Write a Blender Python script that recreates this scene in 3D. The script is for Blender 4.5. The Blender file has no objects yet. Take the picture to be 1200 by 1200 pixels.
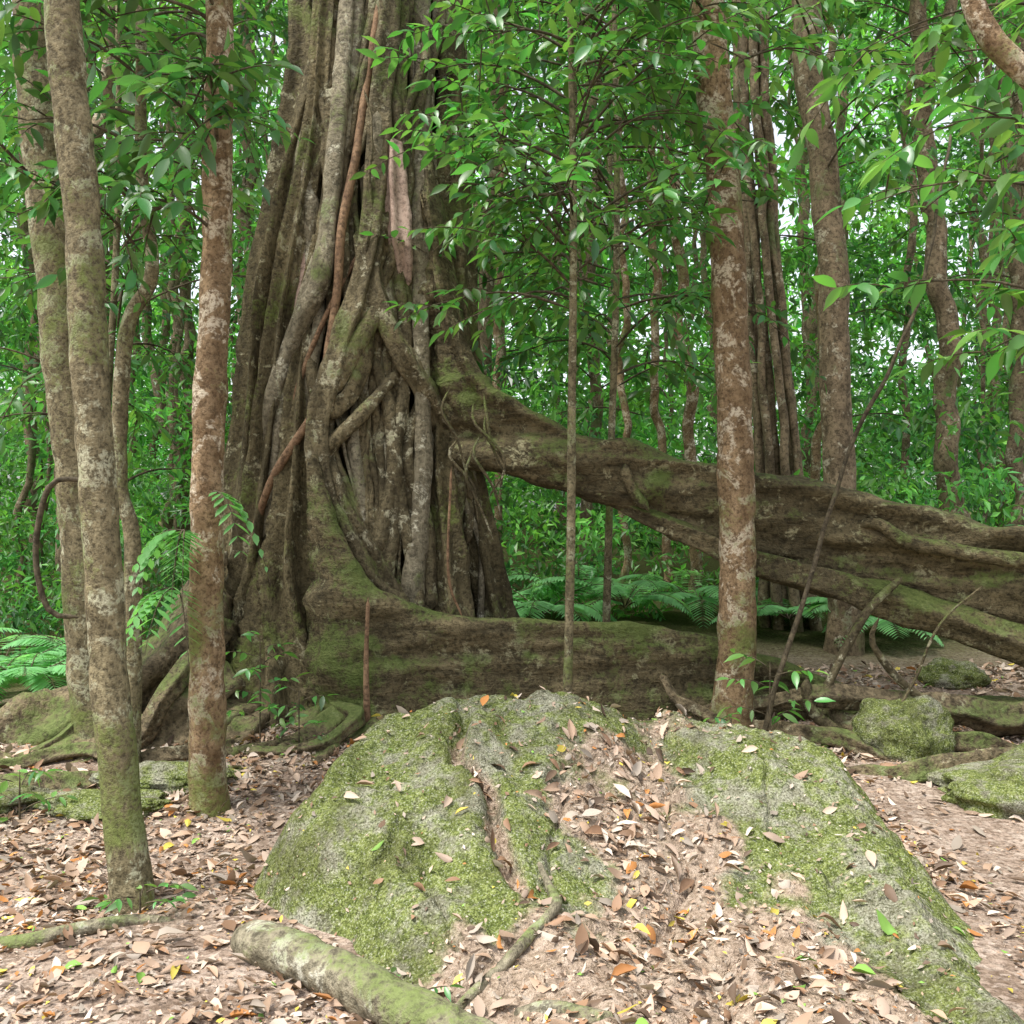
import bpy, math, random
import numpy as np
from mathutils import Vector
rng=np.random.default_rng(7); random.seed(7)
sc=bpy.context.scene

# ---------------------------------------------------------------- noise
def _h(ix,iy,iz):
    n=(ix.astype(np.int64)*374761393+iy.astype(np.int64)*668265263+iz.astype(np.int64)*1274126177)&0xffffffff
    n=((n^(n>>13))*1274126177)&0xffffffff
    n=((n^(n>>16))*2246822519)&0xffffffff
    return ((n>>8)&0xffff)/32767.5-1.0
def vn(P):
    P=np.asarray(P,float); I=np.floor(P).astype(np.int64); f=P-I; f=f*f*(3-2*f)
    x,y,z=I[...,0],I[...,1],I[...,2]; r=0
    for a in (0,1):
        for b in (0,1):
            for c in (0,1):
                w=(f[...,0] if a else 1-f[...,0])*(f[...,1] if b else 1-f[...,1])*(f[...,2] if c else 1-f[...,2])
                r=r+w*_h(x+a,y+b,z+c)
    return r
def fbm(P,o=3):
    P=np.asarray(P,float); r=0;a=1;s=0
    for i in range(o):
        r=r+a*vn(P*(2.03**i)+17.3*i); s+=a; a*=.5
    return r/s
def ss(t):
    t=np.clip(t,0,1); return t*t*(3-2*t)

# ---------------------------------------------------------------- mesh helpers
def mk(name,V,F,mat,parent=None,smooth=True,attrs=None):
    V=np.asarray(V,np.float32); F=np.asarray(F,np.int32)
    me=bpy.data.meshes.new(name); me.vertices.add(len(V)); me.vertices.foreach_set('co',V.ravel())
    k=F.shape[1]; me.loops.add(F.size); me.loops.foreach_set('vertex_index',F.ravel())
    me.polygons.add(len(F)); me.polygons.foreach_set('loop_start',np.arange(len(F),dtype=np.int32)*k)
    me.update(calc_edges=True)
    me.polygons.foreach_set('use_smooth',np.full(len(F),smooth,dtype=bool))
    if attrs:
        for an,av in attrs.items():
            av=np.asarray(av,np.float32)
            if av.ndim==1:
                a=me.attributes.new(an,'FLOAT','POINT'); a.data.foreach_set('value',av)
            else:
                a=me.attributes.new(an,'FLOAT_COLOR','POINT')
                a.data.foreach_set('color',np.hstack([av,np.ones((len(av),1),np.float32)]).ravel())
    me.validate(); me.materials.append(mat)
    ob=bpy.data.objects.new(name,me); sc.collection.objects.link(ob)
    if parent: ob.parent=parent
    return ob
def empty(name):
    e=bpy.data.objects.new(name,None); sc.collection.objects.link(e); return e
def join(parts):
    Vs=[];Fs=[];o=0
    for V,F in parts:
        Vs.append(V);Fs.append(F+o);o+=len(V)
    return np.vstack(Vs),np.vstack(Fs)
def cat(pts,step):
    p=np.asarray(pts,float); q=np.vstack([2*p[0]-p[1],p,2*p[-1]-p[-2]]); out=[]
    for i in range(1,len(q)-2):
        L=np.linalg.norm(q[i+1,:3]-q[i,:3]); n=max(2,int(L/step)); t=np.linspace(0,1,n,endpoint=False)[:,None]
        a,b,c,d=q[i-1],q[i],q[i+1],q[i+2]
        out.append(.5*((2*b)+(-a+c)*t+(2*a-5*b+4*c-d)*t*t+(-a+3*b-3*c+d)*t**3))
    out.append(p[-1:]); return np.vstack(out)
def ringfaces(n,s):
    i=np.arange(n-1)[:,None]*s; j=np.arange(s)[None,:]; k=(j+1)%s
    return np.stack([i+j,i+k,i+s+k,i+s+j],-1).reshape(-1,4)
def tube(pts,seg=14,step=.05,amp=.12,ns=5.,along=1.0,wob=0.0,lobes=0,sharp=.2):
    S=cat(pts,step); P=S[:,:3].copy(); R=np.maximum(S[:,3],.002)
    if wob>0:
        o=rng.uniform(0,99,3)
        P=P+wob*np.stack([fbm(P*1.7+o+i*31,2) for i in range(3)],-1)*np.minimum(1,np.arange(len(P))/4)[:,None]
    T=np.gradient(P,axis=0); T/=np.linalg.norm(T,axis=1)[:,None]+1e-9
    u=np.cross(T[0],[0.3,1,.1]); u/=np.linalg.norm(u); U=[]
    for t in T:
        u=u-t*np.dot(u,t); u=u/np.linalg.norm(u); U.append(u)
    U=np.array(U); W=np.cross(T,U)
    a=np.linspace(0,2*math.pi,seg,endpoint=False)
    D=U[:,None]*np.cos(a)[None,:,None]+W[:,None]*np.sin(a)[None,:,None]
    base=P[:,None]+D*R[:,None,None]
    rr=1+amp*fbm(base*np.array([ns,ns,ns*along])+rng.uniform(0,50),3)
    if lobes:
        ph=rng.uniform(0,6); tw=fbm(np.stack([P[:,2]*.7,P[:,0],P[:,1]],-1)+ph,2)*1.2
        rr=rr+sharp*(.55-np.abs(np.sin(lobes*.5*(a[None,:]+tw[:,None])+ph))**1.0)*1.1
    V=P[:,None]+D*(R[:,None]*rr)[...,None]
    V[0]=P[0]; V[-1]=P[-1]
    return V.reshape(-1,3),ringfaces(len(P),seg)
def plank(pts,seg=56,step=.03,amp=.04,groove=.05,p=.75,asc=(1.2,1.2,9.)):
    S=cat([(a[0],a[1],0,a[2],a[3],a[4]) for a in pts],step)
    P=S[:,:2]; zt,zb,th=S[:,3],S[:,4],S[:,5]
    T=np.gradient(P,axis=0); T/=np.linalg.norm(T,axis=1)[:,None]+1e-9
    N=np.stack([-T[:,1],T[:,0]],-1)
    a=np.linspace(0,2*math.pi,seg,endpoint=False); c=np.cos(a); s=np.sin(a)
    v=np.sign(c)*np.abs(c)**.8; side=np.sign(s)*np.abs(s)**p
    Z=((zt+zb)/2)[:,None]+((zt-zb)/2)[:,None]*v[None]
    prof=.62+.46*ss((v-.45)/.5)+.08*np.cos(v*7)
    off=th[:,None]*side[None]*prof[None]
    V=np.stack([P[:,0,None]+N[:,0,None]*off,P[:,1,None]+N[:,1,None]*off,Z],-1)
    n1=fbm(V*np.array(asc)+3,3); n2=fbm(V*np.array([5,5,7.])+9,3)
    n3=1-2*np.abs(vn(V*np.array([asc[0]*1.3,asc[1],asc[2]*1.3])+33))
    n4=np.clip(vn(V*np.array([9,9,13.])+71)-.35,0,1)
    d=groove*n1+amp*n2+groove*.35*n3+.03*n4
    dirs=np.stack([N[:,0,None]*side[None],N[:,1,None]*side[None],np.broadcast_to(v[None]*.6,Z.shape)],-1)
    V=V+dirs*d[...,None]
    V[0]=V[0].mean(0);V[-1]=V[-1].mean(0)
    return V.reshape(-1,3),ringfaces(len(P),seg)
def inst(TV,TF,pos,R,scl,col):
    n=len(pos); m=len(TV)
    if np.ndim(scl)==1: scl=np.repeat(np.asarray(scl)[:,None],3,1)
    V=np.einsum('nij,nmj->nmi',R,TV[None]*scl[:,None,:])+pos[:,None]
    F=TF[None]+(np.arange(n)*m)[:,None,None]
    return V.reshape(-1,3),F.reshape(-1,TF.shape[1]),np.repeat(col,m,0)
def frames(f,up):
    f=f/(np.linalg.norm(f,axis=1)[:,None]+1e-9); x=np.cross(f,up); x/=np.linalg.norm(x,axis=1)[:,None]+1e-9
    n=np.cross(x,f); return np.stack([x,f,n],-1)
def leaf_tpl(w=.36,droop=.15,fold=.10,curl=0.,tip=True,sub=6,side=0.):
    t=np.linspace(0,1,sub); wd=np.sin(np.pi*np.clip(t,0,1)**.85)**.85
    if tip: wd=wd*(1-.55*ss((t-.72)/.2)*(t<.999))
    wd[0]=.03; wd[-1]=.01
    V=[]
    for a,b in zip(t,wd):
        z=-droop*a*a+curl*math.sin(a*5)
        x0=side*a*a
        V+=[(x0-b*w/2,a,z+fold*b),(x0,a,z),(x0+b*w/2,a,z+fold*b*.8)]
    F=[]
    for i in range(sub-1):
        k=i*3; F+=[(k,k+1,k+4,k+3),(k+1,k+2,k+5,k+4)]
    return np.array(V,float),np.array(F)

# ---------------------------------------------------------------- materials
def nmat(name):
    m=bpy.data.materials.new(name); m.use_nodes=True; nt=m.node_tree; nt.nodes.clear()
    o=nt.nodes.new('ShaderNodeOutputMaterial'); return m,nt,o
class G:
    def __init__(s,nt): s.nt=nt; s.tc=nt.nodes.new('ShaderNodeTexCoord')
    def n(s,t,**k):
        x=s.nt.nodes.new(t)
        for a,b in k.items(): setattr(x,a,b)
        return x
    def l(s,a,b): s.nt.links.new(a,b)
    def mp(s,sc_,loc=(0,0,0)):
        x=s.n('ShaderNodeMapping'); x.inputs['Scale'].default_value=sc_; x.inputs['Location'].default_value=loc
        s.l(s.tc.outputs['Object'],x.inputs[0]); return x.outputs[0]
    def noise(s,scale,det=5,rough=.6,vec=None,dist=0):
        x=s.n('ShaderNodeTexNoise'); x.inputs['Scale'].default_value=scale; x.inputs['Detail'].default_value=det
        x.inputs['Roughness'].default_value=rough; x.inputs['Distortion'].default_value=dist
        s.l(vec or s.tc.outputs['Object'],x.inputs['Vector']); return x.outputs['Fac']
    def ramp(s,f,stops):
        x=s.n('ShaderNodeValToRGB'); cr=x.color_ramp
        while len(cr.elements)<len(stops): cr.elements.new(.5)
        for e,(p,c) in zip(cr.elements,stops):
            e.position=p; e.color=(c,c,c,1) if not hasattr(c,'__len__') else (*c,1)
        s.l(f,x.inputs[0]); return x.outputs[0]
    def mix(s,f,a,b,mode='MIX'):
        x=s.n('ShaderNodeMix',data_type='RGBA',blend_type=mode)
        if isinstance(f,(int,float)): x.inputs[0].default_value=f
        else: s.l(f,x.inputs[0])
        for i,v in ((6,a),(7,b)):
            if hasattr(v,'__len__'): x.inputs[i].default_value=(*v,1)
            else: s.l(v,x.inputs[i])
        return x.outputs[2]
    def math(s,op,a,b=0.):
        x=s.n('ShaderNodeMath',operation=op)
        for i,v in ((0,a),(1,b)):
            if isinstance(v,(int,float)): x.inputs[i].default_value=v
            else: s.l(v,x.inputs[i])
        return x.outputs[0]
    def bump(s,h,st,d,prev=None):
        x=s.n('ShaderNodeBump'); x.inputs['Strength'].default_value=st; x.inputs['Distance'].default_value=d
        s.l(h,x.inputs['Height'])
        if prev: s.l(prev,x.inputs['Normal'])
        return x.outputs[0]
def bark(name,dark,light,lichen,moss,aniso=(1,1,.25),sc_=9,lich=.6,mossy=.5,moss_top=0.3,bs=.02,low=0.,fine=30,big=0.):
    m,nt,o=nmat(name); g=G(nt); vec=g.mp(aniso)
    a=g.noise(sc_,5,.68,vec,.2); b=g.noise(2.2,2,.6); c=g.noise(fine,3,.75); d=g.noise(6.5,4,.72,None,.5)
    col=g.ramp(a,[(.32,dark),(.5,[x*.5+y*.5 for x,y in zip(dark,light)]),(.68,light)])
    col=g.mix(g.ramp(c,[(.35,.75),(.54,.0)]),col,[x*.35 for x in dark])
    if big: # large tonal patches
        e=g.noise(1.3,3,.7,g.mp((1,1,.5),(7,3,5)),.4); col=g.mix(g.ramp(e,[(.40,big),(.58,0)]),col,[x*.55 for x in dark])
    lf=g.math('MULTIPLY',g.ramp(d,[(lich,0),(lich+.06,1)]),g.ramp(c,[(.42,.1),(.55,.85)]))
    col=g.mix(lf,col,lichen)
    geo=g.n('ShaderNodeNewGeometry'); sx=g.n('ShaderNodeSeparateXYZ'); g.l(geo.outputs['Normal'],sx.inputs[0])
    mf=g.math('ADD',b,g.math('MULTIPLY',sx.outputs[2],moss_top))
    mf=g.math('ADD',mf,g.math('MULTIPLY',g.math('SUBTRACT',c,.5),.5))
    mf=g.math('ADD',mf,g.math('MULTIPLY',g.math('SUBTRACT',d,.5),.5))
    if low:
        so=g.n('ShaderNodeSeparateXYZ'); g.l(g.tc.outputs['Object'],so.inputs[0])
        lo_=g.n('ShaderNodeMapRange'); g.l(so.outputs[2],lo_.inputs[0]); lo_.inputs[1].default_value=.15; lo_.inputs[2].default_value=1.3; lo_.inputs[3].default_value=low; lo_.inputs[4].default_value=0
        mf=g.math('ADD',mf,lo_.outputs[0])
    mf=g.ramp(mf,[(mossy,0),(mossy+.16,.8)])
    col=g.mix(mf,col,g.mix(c,[x*.4 for x in moss],[x*1.5 for x in moss]))
    p=g.n('ShaderNodeBsdfPrincipled'); g.l(col,p.inputs['Base Color']); p.inputs['Roughness'].default_value=.8
    p.inputs['Specular IOR Level'].default_value=.2
    hh=g.math('ADD',a,g.math('MULTIPLY',c,.6))
    g.l(g.bump(hh,.95,bs),p.inputs['Normal']); g.l(p.outputs[0],o.inputs[0]); return m
def leafmat(name,trans=.42,rough=.42,gain=1.7,gl=.06):
    m,nt,o=nmat(name); g=G(nt); at=g.n('ShaderNodeAttribute',attribute_name='Col')
    p=g.n('ShaderNodeBsdfDiffuse'); g.l(at.outputs['Color'],p.inputs[0])
    t=g.n('ShaderNodeBsdfTranslucent'); g.l(g.mix(1.,at.outputs['Color'],(gain*1.1,gain*1.15,gain*.65),'MULTIPLY'),t.inputs[0])
    x=g.n('ShaderNodeMixShader'); x.inputs[0].default_value=trans; g.l(p.outputs[0],x.inputs[1]); g.l(t.outputs[0],x.inputs[2])
    q=g.n('ShaderNodeBsdfGlossy'); q.inputs['Roughness'].default_value=rough; q.inputs[0].default_value=(1,1,1,1)
    y=g.n('ShaderNodeMixShader'); y.inputs[0].default_value=gl; g.l(x.outputs[0],y.inputs[1]); g.l(q.outputs[0],y.inputs[2])
    g.l(y.outputs[0],o.inputs[0]); return m
M_fig=bark('fig_bark',(.062,.050,.024),(.265,.215,.115),(.40,.37,.24),(.105,.135,.03),(1,1,.3),8,.57,.55,.12,.04,.05,big=.5)
M_root=bark('fig_root_bark',(.07,.056,.030),(.30,.245,.14),(.46,.43,.30),(.10,.13,.032),(1,1,.4),10,.55,.56,.12,.03,.05,big=.5)
M_rootp=bark('pale_root_bark',(.13,.11,.07),(.38,.33,.225),(.50,.47,.36),(.12,.155,.045),(1,1,.4),11,.55,.57,.1,.025,.06,big=.35)
M_but=bark('buttress_bark',(.062,.050,.026),(.245,.195,.105),(.38,.35,.21),(.10,.14,.033),(.4,1,1.6),9,.57,.54,.16,.04,.06,big=.45)
M_brown=bark('brown_root_bark',(.13,.075,.042),(.34,.215,.125),(.4,.33,.25),(.1,.12,.05),(1,1,.5),10,.66,.85,.05,.01)
M_pale=bark('pale_bare_wood',(.30,.2,.15),(.60,.45,.37),(.66,.57,.48),(.2,.15,.1),(1,1,.3),9,.7,.95,0,.01)
M_tgrey=bark('grey_lichen_bark',(.095,.077,.042),(.31,.26,.15),(.46,.45,.31),(.13,.165,.04),(1,1,.6),16,.52,.53,.0,.016,.10,45)
M_tred=bark('tan_lichen_bark',(.145,.088,.043),(.42,.295,.17),(.60,.52,.39),(.13,.165,.04),(1,1,.6),13,.51,.60,.0,.018,.24,40,big=.35)
M_tdist=bark('distant_bark',(.09,.068,.040),(.31,.235,.145),(.46,.42,.31),(.09,.13,.04),(1,1,.5),8,.56,.60,.0,.015)
M_log=bark('mossy_log_bark',(.11,.095,.06),(.34,.30,.21),(.50,.48,.39),(.14,.185,.05),(1,1,1),14,.55,.55,.08,.02)
M_sroot=bark('surface_root_bark',(.07,.055,.032),(.27,.21,.125),(.40,.37,.25),(.11,.155,.04),(1,1,1),10,.58,.54,.12,.03)
M_leafbg=leafmat('forest_leaf',.42,.4,1.5,.04)
M_leafnr=leafmat('near_leaf',.40,.38,1.6,.045)
M_litter=leafmat('dry_leaf',.08,.6,1.0,.02)
M_twig=bark('twig_bark',(.05,.04,.025),(.15,.12,.075),(.22,.22,.15),(.06,.09,.03),(1,1,1),14,.65,.7,0,.005)
def groundmat():
    m,nt,o=nmat('forest_soil'); g=G(nt)
    a=g.noise(2.5,4,.65); b=g.noise(40,4,.78); v=g.n('ShaderNodeTexVoronoi'); v.inputs['Scale'].default_value=26
    g.l(g.mp((1,1.4,1)),v.inputs['Vector']); 
    col=g.ramp(a,[(.35,(.20,.145,.108)),(.55,(.38,.295,.235)),(.7,(.50,.405,.335))])
    hs=g.n('ShaderNodeSeparateColor'); g.l(v.outputs['Color'],hs.inputs[0])
    col=g.mix(.4,col,g.ramp(hs.outputs[0],[(0,(.14,.095,.065)),(.5,(.36,.27,.21)),(1,(.56,.47,.40))]))
    col=g.mix(g.ramp(b,[(.38,.75),(.52,0)]),col,(.10,.068,.047))
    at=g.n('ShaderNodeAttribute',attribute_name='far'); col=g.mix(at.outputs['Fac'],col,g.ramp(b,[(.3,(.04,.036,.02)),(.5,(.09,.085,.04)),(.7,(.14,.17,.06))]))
    p=g.n('ShaderNodeBsdfDiffuse'); g.l(col,p.inputs[0])
    nb=g.bump(g.math('ADD',v.outputs['Distance'],b),.8,.02); g.l(nb,p.inputs['Normal']); g.l(p.outputs[0],o.inputs[0]); return m
def rockmat(name,useatt=True,k=1.):
    m,nt,o=nmat(name); g=G(nt)
    a=g.noise(3.2,4,.7,None,.3); b=g.noise(30,4,.8); c=g.noise(110,2,.7); e=g.noise(9,4,.75)
    rock=g.ramp(e,[(.32,(.14,.13,.095)),(.5,(.31,.295,.23)),(.68,(.50,.485,.42))])
    moss=g.ramp(b,[(.34,(.045,.065,.012)),(.48,(.125,.16,.034)),(.64,(.25,.29,.085))])
    mf=g.math('ADD',g.math('MULTIPLY',a,.6),g.math('MULTIPLY',e,.45))
    col=g.mix(g.ramp(mf,[(.45,.12),(.54,.95)]),rock,moss)
    col=g.mix(g.ramp(c,[(.56,0),(.66,.6)]),col,(.48,.48,.38))
    col=g.mix(g.ramp(c,[(.36,.8),(.48,0)]),col,(.045,.05,.02))
    col=g.mix(g.ramp(g.noise(1.7,4,.75,g.mp((1,.7,1),(3,8,1)),.6),[(.36,.5),(.50,0)]),col,(.07,.068,.033))
    if useatt:
        at=g.n('ShaderNodeAttribute',attribute_name='litter')
        soil=g.ramp(b,[(.32,(.12,.082,.056)),(.5,(.34,.255,.195)),(.68,(.50,.40,.325))])
        lf=g.math('ADD',at.outputs['Fac'],g.math('MULTIPLY',g.math('SUBTRACT',e,.5),1.5))
        lf=g.math('ADD',lf,g.math('MULTIPLY',g.math('SUBTRACT',b,.5),.6))
        col=g.mix(g.ramp(lf,[(.25,0),(.75,.92)]),col,soil)
    p=g.n('ShaderNodeBsdfDiffuse'); g.l(col,p.inputs[0])
    h=g.math('ADD',g.math('MULTIPLY',e,2.6),b); h=g.math('ADD',h,g.math('MULTIPLY',c,.3))
    g.l(g.bump(h,1.0,.018),p.inputs['Normal']); g.l(p.outputs[0],o.inputs[0]); return m
M_ground=groundmat(); M_rock=rockmat('mossy_rock'); M_stone=rockmat('mossy_stone',False)

# ---------------------------------------------------------------- terrain
def GH(x,y):
    z=.1*np.clip(y-5,0,5)+.02*np.clip(y-10,0,60)
    z=z-.5*ss((-x-2.0)/3)*ss((y-6)/4)
    P=np.stack([x,y,0*x],-1)
    return z+.05*fbm(P*.8,3)+.016*fbm(P*6,3)*np.exp(-np.maximum(y-8,0)/5)
q=np.linspace(-1,1,460); gx=np.sinh(q*4.8)/np.sinh(4.8)*150; q2=np.linspace(-.62,1,460); gy=4.5+np.sinh(q2*4.8)/np.sinh(4.8)*170
X,Y=np.meshgrid(gx,gy); Z=GH(X,Y); n=len(gx)
V=np.stack([X,Y,Z],-1).reshape(-1,3); i=np.arange(len(gy)-1)[:,None]*n; j=np.arange(n-1)[None]
F=np.stack([i+j,i+j+1,i+n+j+1,i+n+j],-1).reshape(-1,4)
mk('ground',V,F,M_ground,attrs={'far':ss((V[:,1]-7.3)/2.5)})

poly=np.array([(-1.15,4.35),(-1.08,4.85),(-.8,5.3),(-.25,5.6),(.4,5.65),(1.1,5.5),(1.65,5.3),(1.85,4.8),(1.82,4.2),(1.78,3.6),(1.7,3.1),(1.5,2.6),(.2,2.6),(-.35,3.3),(-.7,3.75),(-1.0,4.05)])
def sdp(x,y):
    d=np.full(x.shape,1e9); ins=np.zeros(x.shape,bool)
    for k in range(len(poly)):
        a=poly[k];b=poly[(k+1)%len(poly)]; e=b-a; t=np.clip(((x-a[0])*e[0]+(y-a[1])*e[1])/(e@e),0,1)
        d=np.minimum(d,np.hypot(x-a[0]-t*e[0],y-a[1]-t*e[1]))
        c=((a[1]>y)!=(b[1]>y)); xi=a[0]+(y-a[1])/(b[1]-a[1]+1e-12)*e[0]; ins^=c&(x<xi)
    return np.where(ins,d,-d)
def bowl(y): return np.interp(y,[2.6,3.3,3.8,4.3,4.8,5.05],[.42,.45,.58,.58,.66,.7]),np.interp(y,[2.6,3.3,3.8,4.3,4.8,5.05],[1.05,.78,.55,.43,.26,.05])
def crackd(x,y):
    P=np.stack([x,y,0*x],-1)
    xc=np.interp(y,[3.6,4.1,4.6,5.1],[.05,-.05,-.2,-.25])+.03*np.sin(y*9)+.05*fbm(P*5+3,2); return x-xc
def BH(x,y):
    P=np.stack([x,y,0*x],-1)
    sd=sdp(x,y)+.10*fbm(P*2.6+5,3); e=np.maximum(ss(sd/.32),0)**.65
    h=.05+.60*ss((y-3.0)/2.35)
    h=h*(1-.30*ss((x-.15)/1.1))*(1-.12*ss((-x-.1)/.7))
    c,w=bowl(y); b=np.exp(-((x-c)/(w*.8+.05))**2); h=h-.15*b*ss((y-3.2)/.8)*ss((5.35-y)/.4)
    cd=crackd(x,y); act=ss((y-3.7)/.3)*ss((5.25-y)/.3)
    h=h+act*(-.085*np.exp(-(cd/.04)**2)+.03*np.exp(-((cd+.1)/.08)**2)+.05*ss(cd/.05)*np.exp(-np.maximum(cd,0)/.25))
    rid=1-2*np.abs(vn(P*np.array([3.1,1.5,1])+12)); fac=np.abs(fbm(P*2.2+50,2))
    h=h+.08*fbm(P*1.9,3)+.045*fbm(P*6+8,3)+.018*fbm(P*19,3)+.005*vn(P*70)+.03*rid*ss(sd/.2)-.10*np.exp(-(fac/.03)**2)*.35*ss(sd/.15)
    h=np.where(sd>0,np.maximum(h,.02),h)
    return h*e-.06*(1-e)+(GH(x,y))*.6
def litm(x,y):
    c,w=bowl(y); P=np.stack([x,y,0*x],-1); nz=fbm(P*3.5+2,3)
    m=ss(((w-np.abs(x-c))/.35)+nz*1.5+.2)
    m=np.maximum(m,.8*ss(1.3-np.abs(crackd(x,y))/.045)*ss((y-3.6)/.2)*ss((5.0-y)/.3))
    return np.clip(m,0,1)
gx=np.arange(-1.45,2.15,.0105); gy=np.arange(2.35,5.95,.0105); X,Y=np.meshgrid(gx,gy); Z=BH(X,Y); n=len(gx)
V=np.stack([X,Y,Z],-1).reshape(-1,3); i=np.arange(len(gy)-1)[:,None]*n; j=np.arange(n-1)[None]
F=np.stack([i+j,i+j+1,i+n+j+1,i+n+j],-1).reshape(-1,4)
mk('mossy_boulder',V,F,M_rock,attrs={'litter':litm(V[:,0],V[:,1])*.9})
def SURF(x,y): return np.maximum(GH(x,y),BH(x,y))

# ---------------------------------------------------------------- leaf litter
def litter(N,L0,L1,area,tpl,seed,dens):
    r=np.random.default_rng(seed)
    x=r.uniform(area[0],area[1],N); y=r.uniform(area[2],area[3],N)
    keep=r.random(N)<dens(x,y); x,y=x[keep],y[keep]; N=len(x)
    e=.02; z=SURF(x,y); nx=-(SURF(x+e,y)-SURF(x-e,y))/(2*e); ny=-(SURF(x,y+e)-SURF(x,y-e))/(2*e)
    up=np.stack([np.clip(nx,-1,1),np.clip(ny,-1,1),np.ones(N)],-1)+r.normal(0,.24,(N,3)); 
    a=r.uniform(0,2*np.pi,N); f=np.stack([np.cos(a),np.sin(a),0*a],-1); up/=np.linalg.norm(up,axis=1)[:,None]
    f=f-up*(f*up).sum(1)[:,None]; flip=np.where(r.random(N)<.4,-1,1)
    R=frames(f,up); R[:,:,2]*=flip[:,None]; s=L0+(L1-L0)*r.random(N)**1.5
    pal=np.array([(.50,.375,.285),(.60,.50,.41),(.40,.275,.19),(.27,.16,.095),(.12,.078,.05),(.48,.21,.065),(.62,.50,.09),(.20,.37,.07),(.37,.31,.25)])
    w=np.array([.29,.10,.20,.16,.11,.035,.03,.016,.13]); c=pal[r.choice(len(pal),N,p=w/w.sum())]*r.uniform(.6,1.2,(N,1))
    sc3=np.stack([s*r.uniform(.7,1.2,N),s,s*r.uniform(.4,1.6,N)],-1)
    return inst(tpl[0],tpl[1],np.stack([x,y,z+.005+r.random(N)*.012],-1),R,sc3,c)
def dn(x,y):
    sd=sdp(x,y); l=litm(x,y); P=np.stack([x,y,0*x],-1); nz=fbm(P*1.6+40,3); n2=fbm(P*4+60,2)
    g=np.clip(.62+nz*.8+n2*.35,.08,1); path=ss((x-1.85)/.25)*ss((6.4-y)/.8); g=g*(1-.86*path)*(1-.3*ss((y-6.5)/1.5))
    b=.045+.62*l*np.clip(.75+n2*.9,.15,1.2)
    return np.where(sd>.03,b,g)
parts=[];cols=[]
k=0
for tp,N in ((leaf_tpl(.42,.12,.12,.06,False,5),14500),(leaf_tpl(.36,-.2,.2,.03,True,5,.1),13000),(leaf_tpl(.5,.25,-.1,.08,False,5,-.12),11000)):
    V,F,C=litter(N,.035,.105,(-3.8,4.4,2.5,8.4),tp,100+k,dn); parts.append((V,F)); cols.append(C); k+=1
V,F,C=litter(70000,.010,.034,(-3.8,4.4,2.5,8),leaf_tpl(.55,.1,.1,0,False,3),140,lambda x,y:np.clip(dn(x,y)*1.2+.06,0,1)); parts.append((V,F)); cols.append(C)
V,F=join(parts); mk('fallen_leaf_litter',V,F,M_litter,attrs={'Col':np.vstack(cols)},smooth=True)

# ---------------------------------------------------------------- strangler fig
fig=empty('strangler_fig_tree')
zl=np.array([-.4,.0,.4,1.0,1.6,2.2,2.8,3.4,4.0,4.6,5.2,7,10,15])
xl=np.array([-2.35,-2.2,-2.1,-2.05,-2.0,-1.98,-1.95,-1.90,-1.80,-1.68,-1.56,-1.45,-1.3,-1.2])
xr=np.array([.12,.06,.0,-.04,-.12,-.28,-.32,-.42,-.50,-.52,-.50,-.45,-.5,-.7])
ryv=np.array([1.15,1.08,1.0,.95,.92,.88,.82,.78,.72,.66,.6,.55,.5,.4])
def cen(z): 
    a=np.interp(z,zl,xl); b=np.interp(z,zl,xr); return (a+b)/2,(b-a)/2,np.interp(z,zl,ryv)
CY=8.05
zz=np.concatenate([np.arange(-.4,6,.03),np.arange(6,15,.2)]); N=320; th=np.linspace(0,2*np.pi,N,endpoint=False)
cx,rx,ry=cen(zz); ZZ,TH=np.meshgrid(zz,th,indexing='ij')
def rdg(k,ph): return .5-np.abs(np.sin(.5*k*TH+ph))
flu=.20*rdg(7,.6*np.sin(ZZ*.6)+.8)+.14*rdg(11,ZZ*.2+.8*np.sin(ZZ*.8))+.09*rdg(18,-ZZ*.25+2)+.04*rdg(31,ZZ*.5)
flu=flu*(1.15-.5*ss(ZZ/6))
r=1+flu-.2
Xb=cx[:,None]+rx[:,None]*r*np.cos(TH); Yb=CY+ry[:,None]*r*np.sin(TH)
P=np.stack([Xb,Yb,ZZ],-1); d=.09*fbm(P*np.array([2.5,2.5,.8]),3)+.03*fbm(P*np.array([10,10,4]),3)
Xb=Xb+d*np.cos(TH); Yb=Yb+d*np.sin(TH)
front=(np.sin(TH)<0)
def dent(X0,Z0,wx,wz,dp): 
    global Yb
    Yb=Yb+front*dp*np.exp(-((Xb-X0-.1*np.sin(ZZ*2.3))/wx)**2-(np.abs(ZZ-Z0)/wz)**3)
for a in [(-.80,1.45,.20,1.0,.85),(-1.28,.45,.16,.65,.8),(-.98,2.25,.2,.85,.8),(-.55,1.0,.12,.7,.6),(-1.05,4.3,.12,1.3,.75),(-1.42,4.0,.09,1.4,.65),(-.9,3.1,.15,.7,.65),(-1.68,2.6,.08,1.1,.5),(-1.6,.9,.08,.8,.5),(-.70,4.6,.08,1.3,.55),(-1.2,5.6,.1,1,.5),(-.25,1.0,.07,.8,.4)]: dent(*a)
mk('trunk',np.stack([Xb,Yb,ZZ],-1).reshape(-1,3),ringfaces(len(zz),N),M_fig,fig)
def sy(x,z,r=0):
    c,a,b=cen(z); t=np.clip((x-c)/a,-.97,.97); return CY-b*math.sqrt(1-t*t)*.97-r*.35
def hug(pts,**k):
    return tube([(x,sy(x,z,r)+ (o[0] if o else 0),z,r) for x,z,r,*o in pts],**k)
R=[];RP=[];RF=[]
bigk=dict(seg=48,amp=.35,ns=3,along=.4,step=.035)
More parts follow.
